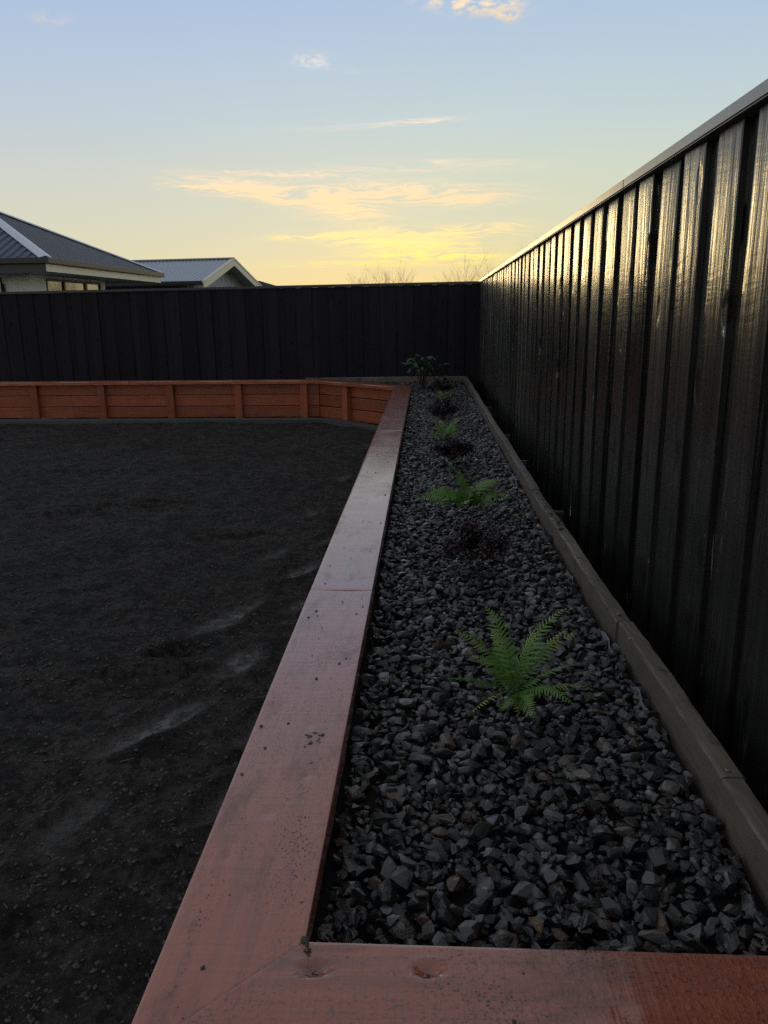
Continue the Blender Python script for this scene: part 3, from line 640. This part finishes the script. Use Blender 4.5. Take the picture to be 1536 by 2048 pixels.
# crumbs and pebbles on the boards
for i, (x, y, r_) in enumerate(((.572, 3.20, .016), (.585, 3.32, .017), (.575, 3.47, .013), (.583, 3.75, .012))):
    lab = ('small dark stone nearest on the right timber edging board', 'larger dark stone second nearest on the right edging board', 'dark pebble third along the right timber edging board', 'dark pebble farthest of four on the right edging board')[i]
    V, F = VAR[(i*5+2) % 28]; me = npmesh('loose_stone', V, F); me.materials.append(M['clod'])
    o = link('loose_stone', me, None, None, (x, y, .571+r_*.45), (0, 0, i)); o.scale = (r_, r_*.8, r_*.55); tag(o, lab, 'stone', 'stones on the timber edging')
def crumbs(n, xr, yr, z, smax, label):
    pos = np.stack([RNG.uniform(*xr, n), RNG.uniform(*yr, n), np.full(n, z)], 1); sc = (.0012+smax*RNG.random(n)**3)[:, None]*np.array([1, .85, .6])[None]
    pos[:, 2] += sc[:, 2]*.5
    V, F = scatter(OCT_V, OCT_F, pos, sc, RNG.random(n)*6.28, RNG.random(n)*.3); return V, F
parts = [crumbs(60, (-.376, -.19), (.96, 2.4), ZT, .005, ''), crumbs(26, (-.36, .5), (.80, .93), ZT, .004, ''), crumbs(70, (-.376, -.185), (2.5, 8.5), ZT, .006, ''), crumbs(120, (.555, .595), (3.2, 4.0), .571, .007, ''), crumbs(60, (.555, .60), (1.1, 8), .571, .003, ''), crumbs(9, (-.20, -.165), (.92, .955), ZT, .009, '')]
V = np.concatenate([p[0] for p in parts]); off = np.cumsum([0]+[len(p[0]) for p in parts[:-1]]); F = np.concatenate([p[1]+o_ for p, o_ in zip(parts, off)])
tag(link('soil_crumbs', npmesh('soil_crumbs', V, F), M['clod']), 'crumbs of dark soil scattered on the red capping boards', 'soil crumbs', kind='stuff')
# dried lump of mud on the long capping
V, F = crumbs(45, (-.262, -.222), (1.50, 1.545), ZT, .006, '')
tag(link('mud_lump', npmesh('mud_lump', V, F), simple('blue_grey_mud', (.11, .12, .13), .8, .003, 80)), 'blue grey crumbly mud lump stuck on the red capping board', 'mud')

# ------------------------------------------------------------------ plants
def frond(parent, tip, wid=.030, pairs=20, lift=.35, curl=.0):
    """one fern frond as a mesh: rachis and toothed pinnae, from the crown at 0 to tip"""
    tip = Vector(tip); L = tip.length; hz = Vector((tip.x, tip.y, 0)); dirh = hz.normalized() if hz.length > 1e-4 else Vector((0, 1, 0))
    ctrl = tip*.5+Vector((0, 0, 1))*L*lift-dirh*L*.10*(1 if tip.z > L*.5 else 0)
    P = lambda u: ctrl*(2*u*(1-u))+tip*(u*u)
    VV, FF, AL = [], [], []
    tube(VV, FF, [P(i/10) for i in range(11)], [.0017*(1-.75*i/10) for i in range(11)], 4)
    AL += [.15]*len(VV)
    sidev0 = dirh.cross(Vector((0, 0, 1))).normalized()
    roll = random.uniform(-.8, .8)
    for k in range(pairs):
        u = .13+.87*(k+.3)/pairs
        p = P(u); T = (P(min(1, u+.02))-P(max(0, u-.02))).normalized()
        side = (sidev0-T*sidev0.dot(T)).normalized(); nrm = side.cross(T).normalized()
        side = (side*math.cos(roll)+nrm*math.sin(roll)).normalized(); nrm = side.cross(T).normalized()
        if nrm.z < 0: nrm = -nrm
        prof = min(1, (u-.06)/.22)**.7*(1-u)**.62*1.55
        wl = wid*max(.08, prof)*random.uniform(.72, 1.12)
        for sg in (-1, 1):
            if random.random() < .07: continue
            d = (side*sg+T*(.42+.3*u)+nrm*random.uniform(-.12, .2)).normalized(); up = nrm; acr = d.cross(up).normalized()
            hw = wl*.085+.0008; n = 6; b = len(VV)
            for i in range(n+1):
                s_ = i/n; c = p+d*(wl*s_)-up*(wl*.22*s_*s_); wdt = hw*(1-s_**2.2)*(1.0 if i % 2 == 0 else .62)
                VV.append(tuple(c+acr*wdt)); VV.append(tuple(c-acr*wdt+up*wdt*.25)); AL += [u, u]
            for i in range(n): FF.append((b+2*i, b+2*i+1, b+2*i+3, b+2*i+2))
    me = mesh('frond', VV, FF); a = me.attributes.new('along', 'FLOAT', 'POINT'); a.data.foreach_set('value', np.array(AL, np.float32))
    return link('frond', me, M['fern'], parent)
def fern(loc, tips, label, wid, pairs, extra=0):
    root = tag(empty('fern', loc), label, 'fern', 'young ferns planted in the gravel')
    for t_ in tips: frond(root, (t_[0]*1.14, t_[1]*1.14, max(.035, t_[2]*1.04)), wid*random.uniform(.85, 1.1), pairs, random.uniform(.12, .34))
    for _ in range(extra):
        a = random.random()*6.28; l = random.uniform(.07, .12); frond(root, (math.cos(a)*l, math.sin(a)*l, random.uniform(.0, .1)), wid*.75, max(8, pairs-6), .3)
    return root
fern((.223, 1.785, .545), [(-.062, .06, .200), (.115, .05, .200), (-.130, .02, .150), (-.15, -.03, .055), (-.10, -.14, .0), (.11, -.10, .02), (.135, .02, .150), (.02, -.16, 0), (-.045, .08, .13), (.125, 0, .08), (-.09, .05, .075), (.125, .08, .135), (-.04, -.13, .01), (.055, .05, .155), (.15, -.03, .04), (-.02, -.06, .09)],
     'largest and nearest green fern with upright fronds on the gravel', .035, 18, 3)
fern((.197, 3.735, .550), [(-.067, .03, .196), (.201, -.02, .05), (.171, .04, .119), (-.147, .02, .078), (-.201, -.02, .012), (-.009, -.1, .0), (-.009, .1, .129), (.115, .1, .103), (-.111, -.05, .007), (.081, -.05, .013), (.047, 0, .083), (.14, .0, .09), (-.06, .05, .06)],
     'low spreading bright green fern second from the near end', .056, 16, 4)
fern((.144, 5.60, .545), [(-.114, .02, .202), (.098, .02, .186), (.147, -.02, .099), (-.027, .1, .154), (.055, .1, .147), (-.097, -.02, .086), (.014, -.1, .07), (.03, 0, .12), (-.06, 0, .14)],
     'green fern with two raised fronds just behind a dark shrub', .052, 14, 2)
fern((.197, 8.10, .55), [(-.083, 0, .150), (.101, 0, .150), (-.04, .1, .12), (.075, -.05, .10), (.035, 0, .122), (-.06, -.04, .1), (.09, .06, .12)],
     'small yellow green fern farthest down the gravel bed', .05, 12, 2)
def shrub(loc, rx, h, nleaf, label, leaf=.0078):
    root = tag(empty('dark_shrub', loc), label, 'shrub', 'dark leaved shrubs planted in the gravel')
    VV, FF, LV, LF = [], [], [], []
    tips = []
    for _ in range(26):
        a = random.random()*6.28; rr = rx*math.sqrt(random.random()); e = Vector((math.cos(a)*rr, math.sin(a)*rr, h*random.uniform(.45, 1.0)*(1-.35*(rr/rx)**2)))
        mid = e*.5+Vector((random.uniform(-.02, .02), random.uniform(-.02, .02), h*.1)); tube(VV, FF, [(0, 0, 0), mid, e], [.0022, .0016, .0008], 4); tips.append((mid, e))
    link('stems', mesh('stems', VV, FF), M['stem'], root)
    for _ in range(nleaf):
        mid, e = random.choice(tips); u = random.random()**.6; p = mid.lerp(e, u)+Vector((random.gauss(0, rx*.11), random.gauss(0, rx*.11), random.gauss(0, h*.09)))
        if p.z < .004: p.z = .004+random.random()*.02
        n_ = Vector((random.gauss(0, .6), random.gauss(0, .6), .8)).normalized(); d = n_.orthogonal().normalized(); d.rotate(Matrix.Rotation(random.random()*6.28, 3, n_)); s_ = n_.cross(d)
        l = leaf*random.uniform(.7, 1.3); b = len(LV)
        for q in (p-d*l, p+s_*l*.55-n_*l*.1, p+d*l, p-s_*l*.55-n_*l*.1): LV.append(tuple(q))
        LF.append((b, b+1, b+2, b+3))
    me = mesh('foliage', LV, LF); link('foliage', me, M['shrubleaf'], root)
shrub((.183, 2.90, .535), .14, .16, 4400, 'nearest dark purple low shrub between the two largest ferns')
shrub((.179, 5.02, .535), .14, .18, 3800, 'dark shrub directly in front of the fern with two raised fronds', .0082)
shrub((.155, 6.95, .525), .15, .22, 3800, 'dark reddish shrub in front of the small yellow green fern', .009)
shrub((.206, 9.30, .525), .17, .21, 3000, 'farthest dark shrub near the back edging board', .0105)
# broad leaved plant in the far corner by the fence
bp = tag(empty('broadleaf_plant', (-.02, 10.42, .52)), 'broad leaved evergreen plant standing against the back fence', 'plant')
VV, FF = [], []; ends = []
for i in range(16):
    a = i*2.4; rr = random.uniform(.10, .30); e = Vector((math.cos(a)*rr, math.sin(a)*rr*.7, random.uniform(.16, .36)))
    if rr < .14: e.z = random.uniform(.28, .42)
    mid = e*.45+Vector((0, 0, .06)); tube(VV, FF, [(0, 0, -.05), mid, e], [.006, .0045, .0025], 5); ends += [(mid, e)]
link('stems', mesh('stems', VV, FF), M['stem'], bp)
LV = []; LFc = []
for i in range(8):
    u = i/7; wv = math.sin(math.pi*u**.8)*.19
    for s_ in (-1, 0, 1): LV.append((u, s_*wv, -.28*u*u+(.035*abs(s_))))
for i in range(7):
    for k in range(2): a = i*3+k; LFc.append((a, a+1, a+4, a+3))
leafme = mesh('leaf', LV, LFc, True); leafme.materials.append(M['broad'])
for (mid, e) in ends:
    for k in range(9):
        p = mid.lerp(e, random.uniform(.25, 1.0)) if k > 4 else e
        o = bpy.data.objects.new('leaf', leafme); COL.objects.link(o); o.parent = bp; o.location = p
        o.rotation_euler = (random.uniform(-.4, .4), random.uniform(-.55, .5), k*1.3+random.random()*1.0); s_ = random.uniform(.07, .115); o.scale = (s_, s_, s_)

# ------------------------------------------------------------------ houses beyond the back fence
def place(root, name, me, mat, parent=None): return link(name, me, mat, parent or root)
# hip-roofed house: local X runs along the eave that leads away, local Y points into the house
h1 = tag(empty('house', (-9.39, 19.84, 0), math.atan2(7.91, .24)), 'house with dark ribbed hip roof and a lit window behind the back fence', 'house')
LE, ZE, DP, PIT = 7.92, 2.9, 10.5, math.tan(rad(24.5))
ap = (LE/2, LE/2, ZE+LE/2*PIT); rb = (LE/2, DP, ZE+LE/2*PIT)
side = place(h1, 'roof', poly_slab('roof', [(0, 0, ZE), (LE, 0, ZE), ap][::1], .06), M['roofdark'])  # same roof as the front plane, colour darkened to paint its shade
front = place(h1, 'roof', poly_slab('roof', [(0, DP, ZE), (0, 0, ZE), ap, rb], .06), M['roofslate'])
back = place(h1, 'roof', poly_slab('roof', [(LE, 0, ZE), (LE, DP, ZE), rb, ap], .06), M['roofdark'])
x = .12
while x < LE-.1:
    d = min(x, LE-x)-.05
    if d > .1:
        bm = bmesh.new(); pts = [(x-.045, .02, ZE+.02*PIT+.001), (x+.045, .02, ZE+.02*PIT+.001), (x+.03, .02, ZE+.02*PIT+.011), (x-.03, .02, ZE+.02*PIT+.011)]
        a = [bm.verts.new(p) for p in pts]; b = [bm.verts.new((p[0], d, p[2]+(d-.02)*PIT)) for p in pts]
        for k in range(4): bm.faces.new((a[k], a[(k+1) % 4], b[(k+1) % 4], b[k]))
        bm.faces.new(a[::-1]); bm.faces.new(b); link('rib', bmdone('rib', bm), M['ridge'], side)  # same steel as the roof; paler colour paints sky light on rib tops
    x += .30
y = .25
while y < DP:
    d = min(y-.05, LE/2)
    if d > .1:
        bm = bmesh.new(); z0 = ZE+.02*PIT
        pts = [(.02, y-.035, z0+.001), (.02, y+.035, z0+.001), (.02, y+.018, z0+.042), (.02, y-.018, z0+.042)]
        a = [bm.verts.new(p) for p in pts]; b = [bm.verts.new((d, p[1], p[2]+(d-.02)*PIT)) for p in pts]
        for k in range(4): bm.faces.new((a[k], a[(k+1) % 4], b[(k+1) % 4], b[k]))
        bm.faces.new(a[::-1]); bm.faces.new(b); link('rib', bmdone('rib', bm), M['roofslate'], front)
    y += .25
def hip(p, q, wd=.16, up=.035, mat=None, par=None):
    p, q = Vector(p), Vector(q); d = (q-p).normalized(); s_ = d.cross(Vector((0, 0, 1))).normalized(); bm = bmesh.new(); zz = Vector((0, 0, up)); dz = Vector((0, 0, wd*.32))
    prof = [(-wd, -1.0), (-.03, 0), (.03, 0), (wd, -1.0)]
    ra = [[bm.verts.new(e+s_*o_+zz+dz*k) for o_, k in prof] for e in (p, q)]; rl = [[bm.verts.new(e+s_*o_+zz+dz*k-Vector((0, 0, .02))) for o_, k in prof] for e in (p, q)]
    for i in range(3): bm.faces.new((ra[0][i], ra[0][i+1], ra[1][i+1], ra[1][i])); bm.faces.new((rl[0][i], rl[1][i], rl[1][i+1], rl[0][i+1]))
    for i in (0, 3): bm.faces.new((ra[0][i], ra[1][i], rl[1][i], rl[0][i]))
    for e in (0, 1):
        for i in range(3): bm.faces.new((ra[e][i], ra[e][i+1], rl[e][i+1], rl[e][i]))
    return link('hip_cap', bmdone('hip_cap', bm), mat or M['hipsteel'], par or h1)  # default cap colour is paled to paint its sky reflection
hip((0, 0, ZE+.02), (ap[0], ap[1], ap[2]+.03)); hip((LE, 0, ZE+.02), (ap[0], ap[1], ap[2]+.03)); hip((ap[0], ap[1], ap[2]+.03), (rb[0], rb[1], rb[2]+.03))
place(h1, 'gutter', box('gutter', (-.11, -.11, ZE-.14), (LE+.11, -.005, ZE+.005), .012), M['gutter'])
place(h1, 'gutter', box('gutter', (-.11, -.003, ZE-.14), (-.005, DP, ZE+.005), .012), M['gutter'])
place(h1, 'fascia', box('fascia', (.0, -.003, ZE-.33), (LE, .025, ZE-.142), .004), M['fascia'])  # yellow evening light is tinted into this fascia colour
place(h1, 'fascia', box('fascia', (-.003, .028, ZE-.36), (.025, DP, ZE-.142), .004), M['darkfascia'])  # dark copy of the fascia, shade of this eave put into the colour
place(h1, 'soffit', prism('soffit', [(.03, .03), (LE, .03), (LE, DP), (.03, DP)], ZE-.33, ZE-.30), M['soffit'])
wi = 1.0; wz = ZE-.332; wlen = 5.6
win = (wi+.82, wi+4.26, .95, 2.50)
for lo, hi in (((wi, wi, 0), (win[0], wi+.2, wz)), ((win[1], wi, 0), (wlen+.0, wi+.2, wz)), ((win[0], wi, 0), (win[1], wi+.2, win[2])), ((win[0], wi, win[3]), (win[1], wi+.2, wz)), ((wi, wi+.2, 0), (wi+.2, DP, wz))):
    place(h1, 'wall', box('wall', lo, hi), M['wall'])
place(h1, 'wall', box('wall', (wi+.2, wi+2.3, 0), (LE-.8, wi+2.5, wz)), M['shadewall'])  # recess wall, its shade painted as a dark colour
wr = place(h1, 'window', prism('window', [(win[0]+.002, wi+.03), (win[1]-.002, wi+.03), (win[1]-.002, wi+.034), (win[0]+.002, wi+.034)], win[2], win[2]+.06), M['frame'])
bars = [(win[0], win[0]+.06), (win[0]+.98, win[0]+1.08), (win[0]+2.35, win[0]+2.47), (win[1]-.06, win[1])]
for a, b in bars: link('frame', box('frame', (a, wi-.02, win[2]), (b, wi+.06, win[3]), .003), M['frame'], wr)
for a, b in ((win[2]-.02, win[2]+.055), (win[3]-.07, win[3])): link('frame', box('frame', (win[0]+.06, wi-.016, a), (win[1]-.06, wi+.056, b), .003), M['frame'], wr)
for (a, b) in ((bars[0][1], bars[1][0]), (bars[1][1], bars[2][0]), (bars[2][1], bars[3][0])): link('pane', box('pane', (a, wi+.02, win[2]+.055), (b, wi+.028, win[3]-.07)), M['glass'], wr)
V, F = [], []; tube(V, F, [(-.05, 1.75, ZE-.14), (.1, 1.75, ZE-.30), (.85, 1.75, ZE-.45), (.95, 1.75, ZE-.6), (.95, 1.75, 0)], [.05]*5, 8)
place(h1, 'downpipe', mesh('downpipe', V, F, True), M['gutter'])
# gabled house farther back: local X along the gable end (away from the camera), local Y along the ridge into the house
h2 = tag(empty('house', (-9.54, 34.69, 0), math.atan2(6.99, 1.0)), 'gabled house with pale ribbed roof and white brick end behind the back fence', 'house')
GW, RD, ZA = 7.06, 9.5, 4.02
p2 = (ZA-ZE)/(GW/2)
fr = place(h2, 'roof', poly_slab('roof', [(0, RD, ZE), (0, 0, ZE), (GW/2, 0, ZA), (GW/2, RD, ZA)], .05), M['rooflight'])
bk = place(h2, 'roof', poly_slab('roof', [(GW, 0, ZE), (GW, RD, ZE), (GW/2, RD, ZA), (GW/2, 0, ZA)], .05), M['rooflight'])
y = .15
while y < RD:
    bm = bmesh.new(); pts = [(.0, y-.026, ZE+.001), (.0, y+.026, ZE+.001), (.0, y+.012, ZE+.038), (.0, y-.012, ZE+.038)]
    a = [bm.verts.new(p) for p in pts]; b = [bm.verts.new((GW/2-.05, p[1], p[2]+(GW/2-.05)*p2)) for p in pts]
    for k in range(4): bm.faces.new((a[k], a[(k+1) % 4], b[(k+1) % 4], b[k]))
    bm.faces.new(a[::-1]); bm.faces.new(b); link('rib', bmdone('rib', bm), M['rooflight'], fr); y += .2
hip((GW/2, -.05, ZA+.045), (GW/2, RD, ZA+.045), .17, .03, M['ridge'], h2).name = 'ridge_cap'
for s_ in (0, 1):
    x0, x1 = (-.12, GW/2) if s_ == 0 else (GW+.12, GW/2)
    zlo = ZE-.12*p2
    bm = bmesh.new()
    for off, dz0, dz1, yy0, yy1 in ((0, -.30, -.02, -.05, -.012), (0, -.02, .06, -.075, .05)):
        P4 = [(x0, zlo+dz0), (x1, ZA+dz0), (x1, ZA+dz1), (x0, zlo+dz1)]
        a = [bm.verts.new((p[0], yy0, p[1])) for p in P4]; b = [bm.verts.new((p[0], yy1, p[1])) for p in P4]
        bm.faces.new(a); bm.faces.new(b[::-1])
        for k in range(4): bm.faces.new((a[k], b[k], b[(k+1) % 4], a[(k+1) % 4]))
    place(h2, 'barge_board', bmdone('barge_board', bm), M['fascia'])  # yellow glow tinted into the board colour
place(h2, 'gutter', box('gutter', (-.13, .06, ZE-.13), (-.01, RD, ZE+.01), .012), M['gutter'])
place(h2, 'soffit', box('soffit', (.0, .06, ZE-.17), (.55, RD, ZE-.14)), M['darkfascia'])
bm = bmesh.new()
gi = .95; xl, xr = .55, GW-.55
poly = [(xl, 0), (xr, 0), (xr, ZE+xr*0+(GW-xr)*p2-.06), (GW/2, ZA-.06), (xl, ZE+xl*p2-.06)]
a = [bm.verts.new((p[0], -p[1], 0)) for p in poly]
b = [bm.verts.new((p[0], -p[1], -.2)) for p in poly]
bm.faces.new(a); bm.faces.new(b[::-1])
for k in range(5): bm.faces.new((a[k], a[(k+1) % 5], b[(k+1) % 5], b[k]))
o = place(h2, 'gable_wall', bmdone('gable_wall', bm), M['brick']); o.location = (0, gi, 0); o.rotation_euler = (rad(-90), 0, 0)
place(h2, 'wall', box('wall', (.55, gi+.21, 0), (.75, RD, ZE-.17)), M['shadewall'])  # wall colour darkened to paint the shadow under the eave
place(h2, 'gable_soffit', poly_slab('gable_soffit', [(GW-.02, -.01, ZE-.055), (GW-.02, gi, ZE-.055), (GW/2, gi, ZA-.055), (GW/2, -.01, ZA-.055)], .012), M['soffit'])
# a far low roof just showing beyond the gable
h3 = tag(empty('house', (-12.3, 52, -.28)), 'low far roof just showing above the fence right of the gabled house', 'house')
place(h3, 'wall', box('wall', (-4.0, .6, 0), (3.6, 7, 3.0)), M['wall'])
place(h3, 'roof', poly_slab('roof', [(-4.6, 0, 3.0), (4.1, 0, 3.0), (.9, 3.5, 4.0), (-1.4, 3.5, 4.0)], .08), M['roofdark'])
place(h3, 'roof', poly_slab('roof', [(4.1, 0, 3.0), (4.1, 7, 3.0), (.9, 3.5, 4.0)], .08), M['roofdark'])

# ------------------------------------------------------------------ bare trees far beyond
def bare_tree(loc, h, spread, nb, label, depth=3, rad0=.05, upright=False):
    rad0 *= .55
    root = tag(empty('bare_tree', loc), label, 'tree', 'bare trees beyond the fences')
    TV, TF, CV, CF = [], [], [], []
    tube(TV, TF, [(0, 0, -.2), (random.uniform(-.1, .1), 0, h*.18), (random.uniform(-.15, .15), 0, h*.36)], [rad0, rad0*.8, rad0*.6], 6)
    def grow(p, d, L, r_, lev):
        q = p+d*L*.5+Vector((random.gauss(0, .04), random.gauss(0, .04), random.gauss(0, .03)))*L; e = q+(d+Vector((random.gauss(0, .22), random.gauss(0, .22), .12))).normalized()*L*.5
        tube(CV, CF, [p, q, e], [r_, r_*.75, r_*.5], 4)
        if lev > 0:
            for s_ in range(random.choice((3, 4, 4, 5))):
                b = p.lerp(q, random.random()) if s_ == 0 else q.lerp(e, random.random())
                nd = (d*(.9 if not upright else 1.6)+Vector((random.gauss(0, .55), random.gauss(0, .55), random.uniform(0, .5)))).normalized(); grow(b, nd, L*random.uniform(.5, .75), r_*.5, lev-1)
    for i in range(nb):
        a = i/nb*6.28+random.random(); p = Vector((0, 0, h*random.uniform(.05 if upright else .18, .36)))
        grow(p, Vector((math.cos(a)*spread, math.sin(a)*spread, 1)).normalized(), h*random.uniform(.34, .5), rad0*.5, depth)
    link('trunk', mesh('trunk', TV, TF), M['bark'], root); link('crown', mesh('crown', CV, CF), M['bark'], root)
bare_tree((-2.55, 46, 0), 3.9, .85, 8, 'spreading bare shrubby tree left of centre above the back fence', 3, .05)
bare_tree((-3.05, 47, 0), 3.5, 1.1, 5, 'leaning thin bare tree leftmost above the back fence', 3, .045)
bare_tree((-1.55, 50, 0), 3.9, .5, 6, 'small bare tree right of the spreading shrubby one', 3, .05, True)
bare_tree((2.0, 45.7, 0), 3.9, .35, 11, 'tall pale bare tree above the fence corner', 3, .05, True)
bare_tree((3.5, 48.8, 0), 4.0, .3, 9, 'faint upright bare tree beside the fence corner', 3, .045, True)
bare_tree((-5.5, 60, 0), 3.4, .6, 6, 'low bare tree between gable and spreading tree', 3, .04, True)
bare_tree((3.7, 29.5, 0), 3.6, .35, 5, 'bare twiggy tree peeping over the right fence', 3, .035, True)
bare_tree((5.1, 33.5, 0), 4.2, .35, 5, 'second bare twiggy tree farther right over the fence', 3, .035, True)
